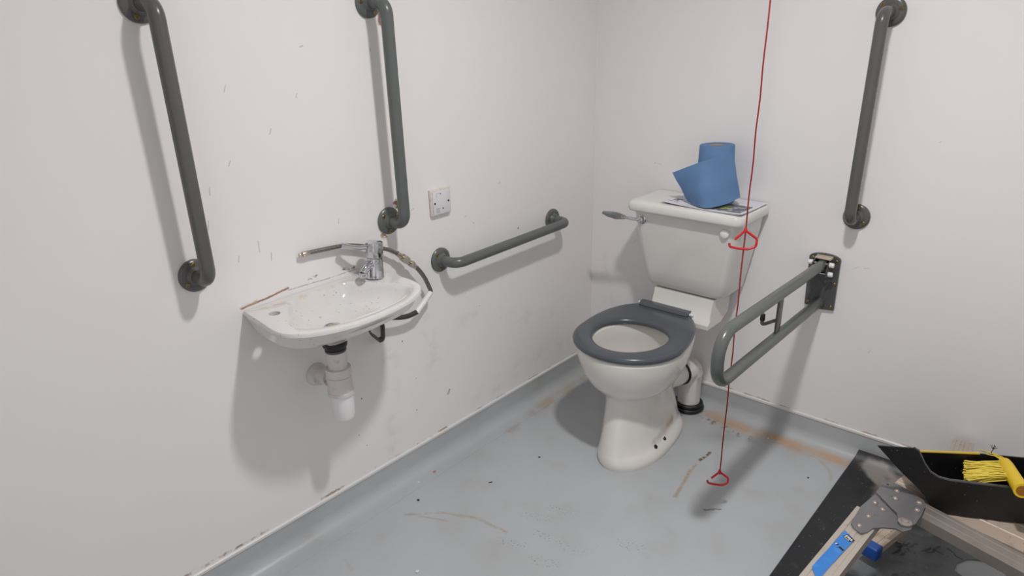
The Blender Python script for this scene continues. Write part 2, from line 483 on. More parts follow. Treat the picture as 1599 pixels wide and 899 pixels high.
def loft(bm, rings, cap0=True, cap1=True):
    R = [[bm.verts.new(p) for p in r] for r in rings]
    n = len(R[0])
    for A, Bq in zip(R, R[1:]):
        for k in range(n):
            bm.faces.new((A[k], A[(k+1) % n], Bq[(k+1) % n], Bq[k]))
    if cap0: bm.faces.new(R[0][::-1])
    if cap1: bm.faces.new(R[-1])
    return R

def prism(bm, poly, vec):
    vec = Vector(vec)
    a = [bm.verts.new(p) for p in poly]
    b = [bm.verts.new(Vector(p)+vec) for p in poly]
    n = len(a)
    bm.faces.new(a[::-1]); bm.faces.new(b)
    for i in range(n): bm.faces.new((a[i], a[(i+1) % n], b[(i+1) % n], b[i]))
    return a+b

def bevel_all(bm, off, seg=2, ang=30):
    es = [e for e in bm.edges if e.is_manifold and e.calc_face_angle(0) > math.radians(ang)]
    bmesh.ops.bevel(bm, geom=es, offset=off, segments=seg, affect='EDGES', profile=.5)

def boolean(ob, cutter):
    md = ob.modifiers.new('cut', 'BOOLEAN'); md.object = cutter; md.operation = 'DIFFERENCE'; md.solver = 'EXACT'
    dg = bpy.context.evaluated_depsgraph_get()
    me = bpy.data.meshes.new_from_object(ob.evaluated_get(dg))
    ob.modifiers.clear(); old = ob.data; ob.data = me
    bpy.data.meshes.remove(old)
    bpy.data.objects.remove(cutter)
    for f in me.polygons: f.use_smooth = True
    me.set_sharp_from_angle(angle=math.radians(38))

NB = bmesh.new
# ------------------------------------------------------------------ the room
RX, RY, RZ = 2.15, -2.75, 2.40
def slab(a, b):
    bm = NB(); a, b = Vector(a), Vector(b)
    box(bm, (a+b)/2, b-a); return bm
struct('floor', slab((-.1, RY-.1, -.08), (RX+.1, .1, 0)), m_vinyl)
struct('wall_left', slab((-.1, RY, 0), (0, 0, RZ)), m_wl)
struct('wall_back', slab((-.1, 0, 0), (RX+.1, .1, RZ)), m_wb)
struct('wall_right', slab((RX, RY, 0), (RX+.1, 0, RZ)), m_wall)
bm = slab((-.1, RY-.1, 0), (.975, RY, RZ))
box(bm, (1.45, RY-.05, (2.05+RZ)/2), (.95, .1, RZ-2.05)); box(bm, ((1.925+RX+.1)/2, RY-.05, RZ/2), (RX+.1-1.925, .1, RZ))
struct('wall_front', bm, m_wall)  # unseen wall, with a door-sized opening added to let fill light in
struct('ceiling', slab((-.1, RY-.1, RZ), (RX+.1, .1, RZ+.08)), m_ceil)
CR = .045
prof = [(0, 0), (.075, 0), (.075, .0006)]
for k in range(9):
    t = k/8*PI/2
    prof.append((CR+.003-CR*math.sin(t), .0012+CR-CR*math.cos(t)))
prof += [(.003, .098), (0, .098)]
bm = NB(); prism(bm, [(d, RY, z) for d, z in prof], (0, -RY, 0)); struct('baseboard_left', bm, m_vinyl, True)
bm = NB(); prism(bm, [(0, -d, z) for d, z in prof], (RX, 0, 0)); struct('baseboard_back', bm, m_vinyl, True)
tp = [(0, .095), (.0055, .096), (.0055, .1035), (.002, .1065), (0, .1065)]
bm = NB(); prism(bm, [(d, RY, z) for d, z in tp], (0, -RY, 0)); struct('trim_1', bm, m_trim)
bm = NB(); prism(bm, [(0, -d, z) for d, z in tp], (RX, 0, 0)); struct('trim_2', bm, m_trim)

# ------------------------------------------------------------------ grab rails
def grab_rail(label, p0, p1, n, mat, R=.0405, tr=.0172, out=.078, group='grey grab rails', screw0=.5, screw1=.5):
    """tube rail from wall point p0 to wall point p1, n = direction out of the wall"""
    p0, p1, n = Vector(p0), Vector(p1), Vector(n)
    t = thing('grab_rail', label, 'grab rail', p0, group)
    bm = NB()
    tube(bm, fillet([p0+n*.008, p0+n*out, p1+n*out, p1+n*.008], .058, 10), tr, 24)
    finish('tube', bm, mat, t)
    for p, s in ((p0, screw0), (p1, screw1)):
        bm = NB()
        lathe(bm, p, n, [(0, R), (.0055, R), (.009, R-.003), (.0105, R-.008), (.0115, tr+.007), (.016, tr+.004), (.022, tr+.001), (.022, tr-.003)], 40)
        fl = finish('flange', bm, mat, t)
        a, b, _ = frame(n)
        for k in range(3):
            th = s + k*2*PI/3
            c = p + n*.0095 + (a*math.cos(th)+b*math.sin(th))*.0295
            bm = NB()
            lathe(bm, c, n, [(0, .0055), (.0022, .0055), (.0030, .0045), (.0030, .0028), (.0018, .0022)], 16)
            finish('screw', bm, m_brass, fl)
    return t
X1, Y1 = Vector((1, 0, 0)), Vector((0, -1, 0))
grab_rail('vertical grey grab rail on the left wall, left of the basin', (0, -1.676, .918), (0, -1.674, 1.522), X1, m_rail, screw0=-.45, screw1=2.2)
grab_rail('vertical grey grab rail rising above the basin tap', (0, -1.074, .92), (0, -1.075, 1.522), X1, m_rail2, screw0=.4, screw1=1.0)
grab_rail('horizontal grey grab rail low on the wall between basin and toilet', (0, -.876, .743), (0, -.279, .748), X1, m_rail2, screw0=.2, screw1=.9)
grab_rail('vertical grey grab rail on the back wall, right of the toilet', (1.0145, 0, .855), (1.0145, 0, 1.455), Y1, m_rail, screw0=-.6, screw1=.3)

# ------------------------------------------------------------------ drop-down support rail
AX = .942
t = thing('drop_down_rail', 'hinged grey drop-down support rail projecting from the back wall', 'support rail', (AX, 0, .53))
bm = NB()
poly = [(AX-.057, 0, .527), (AX+.043, 0, .519)]
for k in range(9):
    a = -1+2*k/8
    poly.append((AX-.010-a*-.050, 0, .708+.012*(1-a*a)))
poly = [(.897, 0, .530), (.948, 0, .522), (.993, 0, .527)] + [(.941+.050*math.cos(th), 0, .702+.017*math.sin(th)) for th in [PI*k/8 for k in range(9)]]
prism(bm, poly, (0, -.010, 0)); bevel_all(bm, .003, 2, 50)
pl = finish('wall_plate', bm, m_plate, t)
for (x, z) in [(.903, .700), (.979, .698), (.983, .62), (.906, .541), (.982, .538)]:
    bm = NB(); lathe(bm, (x, -.009, z), Y1, [(0, .0052), (.002, .0052), (.003, .004), (.003, .0026), (.0018, .002)], 16)
    finish('screw', bm, m_brass, pl)
zt, zb, ye = .690, .548, -.780
bm = NB()
tube(bm, fillet([(AX, -.03, zt-.004), (AX, ye+.003, zt+.010), (AX, ye, zb), (AX, -.012, zb-.004)], .066, 12), .0172, 24)
finish('tube', bm, m_rail2, t)
for sd in (-1, 1):
    bm = NB()
    prism(bm, [(AX+sd*.024-.002, y, z) for y, z in [(-.008, .655), (-.008, .704), (-.035, .704), (-.055, .698), (-.056, .655), (-.04, .640)]], (.004, 0, 0))
    bevel_all(bm, .001, 1, 50)
    finish('hinge_cheek', bm, m_plate, t)
bm = NB(); box(bm, (AX, -.022, .7085), (.052, .030, .005), bev=.0015)
box(bm, (AX, -.0115, .7075), (.052, .005, .012), bev=.001)
b2 = finish('hinge_bridge', bm, m_tan, t); b2['label'] = 'worn metal bridge with paint rubbed off'
for (y, z) in [(-.044, .694), (-.044, .662)]:
    bm = NB(); cyl(bm, (AX-.030, y, z), (AX+.032, y, z), .004, n=12)
    pn = finish('hinge_pin', bm, m_chrome, t)
    for s in ((-1, 1) if z > .68 else (1,)):
        bm = NB(); cyl(bm, (AX+s*.026, y, z), (AX+s*.041, y, z), .0085, .0078, 16, .002)
        finish('pin_cap', bm, m_cap, pn)
bm = NB(); lathe(bm, (AX, -.010, zb-.004), Y1, [(0, .0205), (.004, .0205), (.007, .0195), (.012, .018), (.012, .0165)], 28)
finish('collar', bm, m_plate, t)
yb_ = -.372
bm = NB(); box(bm, (AX, yb_, (zt+zb)/2+.003), (.006, .036, zt-zb-.026), bev=.0015)
hb = finish('upright_bar', bm, m_plate, t)
bm = NB()
tube(bm, fillet([(AX-.002, yb_-.008, .606), (AX-.026, yb_-.034, .596), (AX-.034, yb_-.038, .594), (AX-.034, yb_-.038, .612)], .008, 6), .0052, 12)
hk = finish('roll_hook', bm, m_rail, hb)
bm = NB(); cyl(bm, (AX-.034, yb_-.038, .606), (AX-.034, yb_-.038, .628), .0074, .0070, 14, .002)
finish('hook_tip', bm, m_black, hb)

# ------------------------------------------------------------------ toilet
T0 = Vector((.50, -.20, 0))
toilet = thing('toilet', 'white close-coupled toilet with dark grey seat in the corner', 'toilet', T0)
def egg(z, yf, yb, hw, yw=None, n=56, eb=2.6, ef=2.0, cx=0):
    """closed plan outline, widest at yw, front ellipse, squarer back"""
    yw = yf*.45+yb*.55 if yw is None else yw
    pts = []
    for k in range(n):
        a = 2*PI*k/n
        c, s = math.cos(a), math.sin(a)
        e = ef if s < 0 else eb
        x = hw*math.copysign(abs(c)**(2/e), c)
        y = yw + (abs(yf-yw) if s < 0 else abs(yb-yw))*math.copysign(abs(s)**(2/e), s)
        pts.append((cx+x, y, z))
    return pts
def rotz(pts, ang, piv):
    c, s = math.cos(ang), math.sin(ang)
    return [(piv[0]+(x-piv[0])*c-(y-piv[1])*s, piv[1]+(x-piv[0])*s+(y-piv[1])*c, z) for x, y, z in pts]
PR = math.radians(3.2)
PV = (.50, -.20)
PX = .493
def P(z, *a, dx=0, **k):
    f = min(1, max(0, (z-.06)/.20)); f = f*f*(3-2*f)
    return rotz(egg(z, *a, cx=PX+(.450-PX)*f+dx, **k), PR+(.135-PR)*f, (PV[0]+(.487-PV[0])*f, PV[1]))
bm = NB()
rings = [P(0, -.615, -.155, .112, -.43), P(.012, -.618, -.152, .115, -.43), P(.030, -.616, -.152, .113, -.43), P(.044, -.609, -.155, .106, -.42, dx=-.006), P(.062, -.603, -.16, .099, -.42, dx=-.010),
         P(.10, -.592, -.165, .094, -.41, dx=-.010), P(.17, -.570, -.17, .088, -.41, dx=-.005), P(.22, -.556, -.17, .088, -.41), P(.248, -.558, -.17, .097, -.41),
         P(.262, -.570, -.168, .116, -.42), P(.275, -.588, -.165, .136, -.43), P(.30, -.608, -.16, .153, -.44), P(.34, -.628, -.155, .170, -.45),
         P(.38, -.638, -.15, .180, -.455), P(.418, -.643, -.148, .185, -.46), P(.428, -.641, -.150, .183, -.46), P(.432, -.634, -.155, .177, -.46),
         P(.432, -.600, -.30, .138, -.46, eb=2.2), P(.424, -.596, -.305, .133, -.46, eb=2.2), P(.38, -.598, -.30, .134, -.46, eb=2.2), P(.33, -.580, -.30, .120, -.45, eb=2.2),
         P(.27, -.54, -.31, .088, -.43, eb=2.2), P(.215, -.48, -.33, .055, -.40, eb=2.2), P(.20, -.45, -.35, .035, -.40, eb=2.2)]
loft(bm, rings)
pan = finish('pan', bm, m_pan, toilet, angle=60)
# water
bm = NB(); loft(bm, [P(.222, -.484, -.330, .056, -.40, eb=2.2), P(.224, -.486, -.328, .057, -.40, eb=2.2)])
m_water = Mat('still_water', lin(225, 226, 224), .03, spec=.6); m_water.blotch(4, .5, .8, lin(220, 222, 220), .5)
finish('water', bm, m_water, pan)
# outlet spigot
bm = NB(); cyl(bm, (.500, -.22, .190), (.513, -.135, .186), .043, .046, 32, .004)
finish('outlet', bm, m_pan, pan)
for x, y in [(.602, -.452), (.599, -.387)]:
    bm = NB(); nv_ = Vector((.70, 0, .71)); c_ = Vector((x, y, .049))
    cyl(bm, c_-nv_*.006, c_+nv_*.0022, .0078, .0078, 16)
    finish('bolt_hole', bm, m_dark, pan)
# raised ledge that carries the cistern
bm = NB()
lp = [(-.205, .425), (-.205, .440), (-.190, .452), (-.176, .470), (-.168, .492), (-.163, .508), (-.160, .522), (-.025, .522), (-.022, .49), (-.05, .45), (-.10, .425)]
secs = []
for f, w in ((0, .122), (1, .112)):
    pass
A_ = [bm.verts.new((.517-(.118 if z > .46 else .126), y, z)) for y, z in lp]
B_ = [bm.verts.new((.517+(.118 if z > .46 else .126), y, z)) for y, z in lp]
bm.faces.new(A_); bm.faces.new(B_[::-1])
for i in range(len(lp)): bm.faces.new((A_[i], A_[(i+1) % len(lp)], B_[(i+1) % len(lp)], B_[i]))
bevel_all(bm, .006, 3, 40)
finish('cistern_ledge', bm, m_pan, pan)
# seat
SR = math.radians(4.3)
SP = (.487, -.20)
SX = .480
def Q(z, yf, yb, hw, yw, eb=2.4):
    return [(x, min(y, -.182+(yb+.142)), z) for x, y, z in rotz(egg(z, yf, yb, hw, yw, cx=.4432, eb=eb), .1455, SP)] if eb > 2.3 else rotz(egg(z, yf, yb, hw, yw, cx=.464, eb=eb), .055, SP)
bm = NB()
so = (-.648, -.142, .1945, -.462); si = (-.591, -.328, .127, -.443)
def off(o, d): return (o[0]+d, o[1]-d, o[2]-d, o[3])
sr = [Q(.4335, *off(so, .006)), Q(.437, *off(so, .001)), Q(.446, *so), Q(.453, *off(so, .004)), Q(.4565, *off(so, .012)), Q(.458, *off(so, .026)),
      Q(.457, *off(si, -.020), eb=2.1), Q(.4545, *off(si, -.009), eb=2.1), Q(.450, *off(si, -.002), eb=2.1), Q(.443, *si, eb=2.1), Q(.4345, *off(si, -.004), eb=2.1)]
R_ = loft(bm, sr, False, False)
n_ = len(R_[0])
for k in range(n_): bm.faces.new((R_[-1][k], R_[-1][(k+1) % n_], R_[0][(k+1) % n_], R_[0][k]))
seat = finish('seat', bm, m_seat, toilet, angle=60)
bm = NB()
hy, hz = -.188, .463
prism(bm, [(.366, -.212, .446), (.366, -.214, .462), (.366, -.206, .4725), (.366, -.190, .4745), (.366, -.176, .470), (.366, -.172, .452), (.366, -.178, .440)], (.196, 0, 0))
bevel_all(bm, .003, 2, 20)
hg = finish('hinge', bm, m_seat, seat)
bm = NB(); cyl(bm, (.350, hy, .459), (.578, hy, .459), .005, n=14, bev=.001)
finish('hinge_pin', bm, m_cap, hg)
for x in (.43, .50):
    bm = NB(); cyl(bm, (x, -.186, .430), (x, -.186, .447), .009, n=16); finish('hinge_post', bm, m_cap, hg)
# cistern
def rrect(z, x0, x1, y0, y1, r, n=6):
    pts = []
    for cx, cy, a0, rr in ((x1-r, y0+r, -PI/2, r), (x1-.008, y1-.008, 0, .008), (x0+.008, y1-.008, PI/2, .008), (x0+r, y0+r, PI, r)):
        for k in range(n+1):
            a = a0+PI/2*k/n
            pts.append((cx+rr*math.cos(a), cy+rr*math.sin(a), z))
    return pts
bm = NB()
tc = .517
tr_ = []
for z, hw, yf in [(.522, .112, -.135), (.526, .135, -.150), (.534, .150, -.160), (.548, .160, -.168), (.60, .170, -.176), (.70, .188, -.190), (.77, .200, -.200), (.822, .206, -.207)]:
    tr_.append(rrect(z, tc-hw, tc+hw, yf, -.012, .035 if z > .53 else .03))
loft(bm, tr_)
cis = finish('cistern', bm, m_ceramic, toilet, angle=50)
bm = NB()
lx0, lx1, ly = .300, .737, -.232
loft(bm, [rrect(.818, lx0+.008, lx1-.008, ly+.008, -.006, .03), rrect(.820, lx0+.003, lx1-.003, ly+.003, -.006, .03), rrect(.828, lx0, lx1, ly, -.006, .03), rrect(.846, lx0+.001, lx1-.001, ly+.001, -.006, .03),
          rrect(.853, lx0+.005, lx1-.005, ly+.005, -.008, .03), rrect(.8565, lx0+.013, lx1-.013, ly+.013, -.012, .03), rrect(.858, lx0+.03, lx1-.03, ly+.03, -.03, .03)])
finish('cistern_lid', bm, m_ceramic, cis, angle=60)
bm = NB()
lathe(bm, (.353, -.196, .787), Y1, [(0, .0185), (.006, .0185), (.009, .016), (.010, .012), (.021, .011), (.023, .008)], 28)
lv = finish('flush_lever', bm, m_chrome, cis)
bm = NB()
# paddle handle
path = [(.352, -.214, .787), (.325, -.216, .786), (.295, -.219, .788), (.28, -.221, .790)]
tube(bm, path, [.0062, .0058, .0058, .007], 12)
prism(bm, [(.292, -.221, .7955), (.292, -.223, .781), (.258, -.226, .776), (.222, -.232, .783), (.202, -.235, .792), (.206, -.234, .801), (.240, -.226, .803), (.268, -.222, .801)], (0, .006, 0))
bevel_all(bm, .0015, 2, 50)
finish('lever_handle', bm, m_chrome, cis)
bm = NB(); lathe(bm, (.673, -.1995, .787), Y1, [(0, .016), (.007, .0165), (.011, .0145), (.0135, .009), (.0142, .003)], 28)
finish('blanking_cap', bm, m_cap, cis)

# soil pipe behind the pan
t = thing('soil_pipe', 'white soil pipe elbow behind the toilet going into the floor', 'pipe', (.535, -.055, 0))
bm = NB()
pth = fillet([(.516, -.128, .186), (.524, -.062, .186), (.524, -.062, .012)], .045, 10)
tube(bm, pth, [.048]*4+[.047]*(len(pth)-6)+[.044]*2, 28)
finish('elbow', bm, m_plastic, t)
bm = NB()
a, b, d_ = frame((.008, .056, 0))
tube(bm, [Vector((.5155, -.1315, .186)) + (a*math.cos(2*PI*k/32)+b*math.sin(2*PI*k/32))*.0455 for k in range(32)], .0045, 10, closed=True)
finish('gasket', bm, m_black, t)
bm = NB()
for z, r in ((.011, .053), (.027, .048)):
    tube(bm, [(.524+r*math.cos(2*PI*k/32), -.062+r*math.sin(2*PI*k/32), z) for k in range(32)], .0095, 12, closed=True)
finish('rubber_collar', bm, m_black, t)

# ------------------------------------------------------------------ wash basin
def smooth_poly(pts, n=72, cen=(.13, -1.385), it=3):
    """resample a star-shaped outline by angle around cen"""
    out = []
    cx, cy = cen
    N = len(pts)
    for k in range(n):
        a = 2*PI*k/n
        dx, dy = math.cos(a), math.sin(a)
        best = None
        for i in range(N):
            x1, y1 = pts[i][0]-cx, pts[i][1]-cy; x2, y2 = pts[(i+1) % N][0]-cx, pts[(i+1) % N][1]-cy
            ex, ey = x2-x1, y2-y1
            den = dx*ey-dy*ex
            if abs(den) < 1e-9: continue
            tt = (x1*ey-y1*ex)/den; ss = (x1*dy-y1*dx)/den
            if tt > 0 and -1e-6 <= ss <= 1+1e-6: best = tt if best is None else max(best, tt)
        out.append(best)
    flatw = [abs(cx+o_*math.cos(2*PI*k/n)) < .035 for k, o_ in enumerate(out)]
    for _ in range(it):
        out = [out[i] if flatw[i] else (out[i-1]+2*out[i]+out[(i+1) % n])/4 for i in range(n)]
    return out
BC = (.13, -1.385)
rimo = [(0, -1.574), (.03, -1.577), (.114, -1.585), (.165, -1.592), (.200, -1.592), (.230, -1.582), (.255, -1.558), (.278, -1.522), (.295, -1.48), (.304, -1.434), (.306, -1.38), (.303, -1.326), (.291, -1.255), (.268, -1.197), (.240, -1.166), (.205, -1.150), (.17, -1.146), (.07, -1.146), (0, -1.146)]
boto = [(0, -1.555), (.07, -1.564), (.150, -1.568), (.185, -1.562), (.219, -1.541), (.238, -1.505), (.248, -1.47), (.254, -1.40), (.254, -1.32), (.245, -1.25), (.222, -1.19), (.19, -1.168), (.07, -1.162), (0, -1.162)]
inn = [(.036, -1.462), (.060, -1.480), (.110, -1.510), (.16, -1.538), (.195, -1.55), (.225, -1.54), (.252, -1.51), (.270, -1.465), (.281, -1.40), (.281, -1.345), (.270, -1.275), (.250, -1.222), (.222, -1.187), (.200, -1.180), (.16, -1.200), (.110, -1.226), (.07, -1.253), (.036, -1.275)]
n = 96
ro, rb, ri = smooth_poly(rimo, n, BC, 2), smooth_poly(boto, n, BC, 3), smooth_poly(inn, n, BC, 2)
drain = Vector((.135, -1.400))
def ring(rad, z, k=1.0, cen=None, clampx=.0008, zf=None):
    pts = []
    for i in range(n):
        a = 2*PI*i/n
        x, y = BC[0]+rad[i]*math.cos(a), BC[1]+rad[i]*math.sin(a)
        if cen is not None: x, y = cen[0]+(x-cen[0])*k, cen[1]+(y-cen[1])*k
        pts.append((max(x, clampx), y, z))
    return pts
sub = lambda r, d: [max(v-d, .01) for v in r]
# make the wall side of the outer outline lie flat on the wall
ZR = .790
und = [max(min(a+.013, b-.010), .02) for a, b in zip(ri, rb)]
rings = [ring(ri, .7225, .06, drain), ring(ri, .7225, .12, drain), ring(ri, .724, .30, drain), ring(ri, .730, .55, drain), ring(ri, .742, .76, drain), ring(ri, .760, .90, drain), ring(ri, .776, .965, drain), ring(sub(ri, -.0002), .786, .993, drain),
         ring(sub(ri, -.004), ZR), ring(sub(ro, .007), ZR+.001), ring(sub(ro, .0025), ZR), ring(sub(ro, .0003), ZR-.004), ring(ro, ZR-.010),
         ring([a*.62+b*.38 for a, b in zip(ro, rb)], .766), ring([a*.25+b*.75 for a, b in zip(ro, rb)], .744), ring(rb, .734), ring(sub(rb, .005), .7335),
         ring(sub(rb, .010), .740), ring([max(u, b-.016) for u, b in zip(und, rb)], .774), ring(und, .774), ring([a+.012 for a in ri], .757, .93, drain), ring([a+.010 for a in ri], .735, .80, drain),
         ring([a+.010 for a in ri], .716, .58, drain), ring([a+.008 for a in ri], .702, .40, drain), ring(ri, .690, .26, drain), ring(ri, .680, .20, drain), ring(ri, .680, .06, drain)]
bm = NB(); loft(bm, rings)
basin = finish('wash_basin', bm, m_basin, None, angle=50)
bm = NB(); lathe(bm, (.083, -1.531, .70), (0, 0, 1), [(0, .0150), (.15, .0150)], 32)
cut = finish('cutter', bm, m_basin)
boolean(basin, cut)
tag(basin, 'small white wall-hung hand basin with an empty tap hole', 'basin')
bm = NB(); lathe(bm, (drain.x, drain.y, .7228), (0, 0, 1), [(0, .022), (.0020, .022), (.0030, .019), (.0015, .015), (.0008, .0145)], 28)
dw = finish('drain_waste', bm, m_chrome, basin)
bm = NB(); lathe(bm, (drain.x, drain.y, .7236), (0, 0, 1), [(0, .0150), (.0006, .0150), (.0016, .009)], 24)
finish('drain_strainer', bm, m_fit, basin)

# tap
TB = Vector((.076, -1.200, .7915))
tap = thing('basin_tap', 'chrome monobloc tap at the right end of the basin', 'tap', TB)
ax = Vector((-.004, .012, .1)).normalized()
bm = NB()
lathe(bm, TB, ax, [(0, .0265), (.003, .0265), (.005, .0250), (.030, .0240), (.052, .0228), (.0575, .0232)], 36)
finish('body', bm, m_chrome, tap)
bm = NB()
hp = TB+ax*.0585
a, b, d_ = frame(ax)
rr = []
for h, r in [(0, .0226), (.003, .0240), (.040, .0250), (.044, .0242), (.0465, .021), (.047, .006)]:
    rr.append([hp+d_*h+(a*math.cos(2*PI*k/48)+b*math.sin(2*PI*k/48))*(r-(.0011 if k % 4 == 0 and .002 < h < .043 else 0)) for k in range(48)])
loft(bm, rr)
head = finish('head', bm, m_chrome, tap)
bm = NB()
l0 = hp+ax*.036
tube(bm, [l0+Vector((-.006, -.010, -.004)), l0+Vector((-.016, -.038, -.002)), l0+Vector((-.028, -.062, .004)), l0+Vector((-.040, -.082, .012))], [.0085, .0082, .0088, .0096], 16, flat=.8)
finish('lever', bm, m_chrome, head)
bm = NB()
s0 = TB+ax*.036
pth = spline([s0+Vector((.002, -.008, .004)), s0+Vector((.005, -.026, .006)), s0+Vector((.009, -.044, .000)), s0+Vector((.010, -.050, -.008))], 6)
tube(bm, pth, [.014]*6+[.0125]*6+[.0115]*(len(pth)-12), 20)
cyl(bm, s0+Vector((.010, -.050, -.006)), s0+Vector((.010, -.050, -.021)), .0125, .0120, 20, .0015)
finish('spout', bm, m_chrome, tap)
bm = NB()
lathe(bm, TB+ax*.048+Vector((.017, -.008, 0)), Vector((.9, -.45, .1)), [(0, .006), (.004, .006), (.006, .004)], 16)
finish('indicator_button', bm, m_chrome, tap)

# flexible hose
HX = .034
t = thing('flexible_hose', 'braided flexible tap hose looping up behind the tap', 'hose', (HX, -1.05, .80))
hp1 = spline([(.014, -1.370, .897), (.016, -1.310, .894), (.018, -1.247, .888), (.022, -1.180, .869), (.026, -1.112, .844), (.030, -1.071, .820)], 8)
bm = NB(); tube(bm, hp1, .0062, 14); finish('braided_hose', bm, m_hose, t)
hp2 = spline([(.035, -1.022, .772), (.036, -1.003, .752), (.036, -.980, .718), (.036, -.961, .675), (.036, -.9575, .662)], 8)
bm = NB(); tube(bm, hp2, .0070, 14); finish('braided_hose', bm, m_hose, t)
bm = NB(); v0, v1 = Vector((.014, -1.364, .897)), Vector((.013, -1.386, .8965))
cyl(bm, v0, v1, .0072, .0072, 16, .001); cyl(bm, v1, v1+(v1-v0)*.45, .0052, .0052, 12, .0008)
finish('tail_fitting', bm, m_fit, t)
bm = NB(); c0, c1 = Vector((.029, -1.076, .823)), Vector((.035, -1.018, .768))
dd = (c1-c0)
cyl(bm, c0, c0+dd*.30, .0085, .0085, 16, .001); cyl(bm, c0+dd*.30, c0+dd*.62, .0128, .0128, 6, .001); cyl(bm, c0+dd*.62, c0+dd*.75, .0080, .0080, 16, .001)
cyl(bm, c0+dd*.75, c0+dd*.95, .0112, .0112, 6, .001); cyl(bm, c0+dd*.95, c1+dd*.1, .0085, .0080, 16, .001)
finish('coupling_nut', bm, m_fit, t)
bm = NB(); tube(bm, spline([(.036, -.958, .662), (.036, -.990, .636), (.037, -1.025, .612)], 6), .0092, 14)
s_ = finish('plastic_sleeve', bm, m_cap, t)
bm = NB(); tube(bm, spline([(.037, -1.020, .614), (.037, -1.062, .612), (.040, -1.105, .623), (.046, -1.165, .648), (.05, -1.195, .68), (.065, -1.199, .735), (.075, -1.200, .771)], 6), .0082, 14)
finish('hose_tail', bm, m_hosedark, t)

# bracket under the basin
bm = NB()
tube(bm, fillet([(.010, -1.150, .66), (.020, -1.151, .600), (.024, -1.157, .566), (.035, -1.180, .571), (.060, -1.226, .617), (.075, -1.250, .66)], .006, 4), .0088, 4, flat=.4)
bk = finish('basin_bracket', bm, m_hosedark, None, angle=30, origin=(0, -1.15, .6))
tag(bk, 'dark metal hook bracket below the right side of the basin', 'bracket')

# bottle trap
TX, TY = .135, -1.400
t = thing('bottle_trap', 'white plastic bottle trap hanging under the basin', 'trap', (TX, TY, .44))
bm = NB(); lathe(bm, (TX, TY, .6795), (0, 0, -1), [(0, .0345), (.006, .0345), (.013, .033), (.018, .029), (.022, .0275)], 32)
finish('rubber_washer', bm, m_black, t)
bm = NB(); lathe(bm, (TX, TY, .6575), (0, 0, -1), [(0, .029), (.005, .0295), (.007, .028)], 32)
finish('washer_ring', bm, m_plate, t)
bm = NB(); lathe(bm, (TX, TY, .6505), (0, 0, -1), [(0, .026), (.0, .0285), (.030, .0285), (.034, .0265), (.052, .0265)], 32)
finish('tail_pipe', bm, m_plastic, t)
bm = NB()
rr = []
for h, r in [(0, .027), (.001, .0345), (.005, .0355), (.021, .0355), (.025, .0345), (.0255, .030)]:
    rr.append([(TX+(r-(.0012 if k % 3 == 0 and .002 < h < .024 else 0))*math.cos(2*PI*k/48), TY+(r-(.0012 if k % 3 == 0 and .002 < h < .024 else 0))*math.sin(2*PI*k/48), .602-h) for k in range(48)])
loft(bm, rr); finish('compression_nut', bm, m_plastic, t)
bm = NB(); lathe(bm, (TX, TY, .5765), (0, 0, -1), [(0, .030), (.002, .0335), (.046, .0345), (.048, .0365), (.056, .037), (.058, .034)], 36)
finish('trap_body', bm, m_plastic, t)
bm = NB(); lathe(bm, (TX, TY, .5185), (0, 0, -1), [(0, .033), (.010, .0325), (.066, .0305), (.074, .028), (.077, .022)], 36)
finish('trap_bottle', bm, m_cap, t)
bm = NB(); lathe(bm, (TX-.028, TY+.004, .553), (-1, .10, -.18), [(0, .021), (.020, .021), (.020, .027), (.046, .027), (.046, .022), (.095, .0215)], 28)
finish('outlet_pipe', bm, m_plastic, t)
bm = NB(); lathe(bm, (.001, -1.389, .530), X1, [(0, .034), (.004, .034), (.012, .030), (.022, .028), (.024, .022)], 28)
finish('wall_collar', bm, m_plastic, t)

# ------------------------------------------------------------------ blank plate on the wall
yc, zc = -.864, .9375
t = thing('blanking_plate', 'square white electrical blanking plate beside the middle grab rail', 'wall plate', (0, yc, zc))
bm = NB(); box(bm, (.0055, yc, zc), (.011, .086, .086), bev=.003, seg=3); finish('back_box', bm, m_aged, t)
bm = NB(); box(bm, (.0125, yc, zc-.003), (.004, .074, .074), bev=.0012); fp = finish('front_plate', bm, m_sock, t)
for dy, dz, r in [(-.030, -.002, .0034), (.029, -.002, .0034), (-.004, .026, .002), (.004, -.022, .0024)]:
    bm = NB(); lathe(bm, (.0144, yc+dy, zc+dz), X1, [(0, r), (.0008, r)], 14); finish('screw_hole', bm, m_hole, fp)
bm = NB()
for k in range(4): box(bm, (.0147, yc-.018, zc-.020-.0042*k), (.0004, .016-.003*(k % 2), .0018))
finish('printed_text', bm, m_grime, fp, smooth=False)
bm = NB(); box(bm, (.0147, yc-.022, zc+.024), (.0004, .0012, .014)); box(bm, (.0147, yc-.014, zc+.029), (.0004, .010, .0012))
finish('moulded_mark', bm, m_grime, fp, smooth=False)

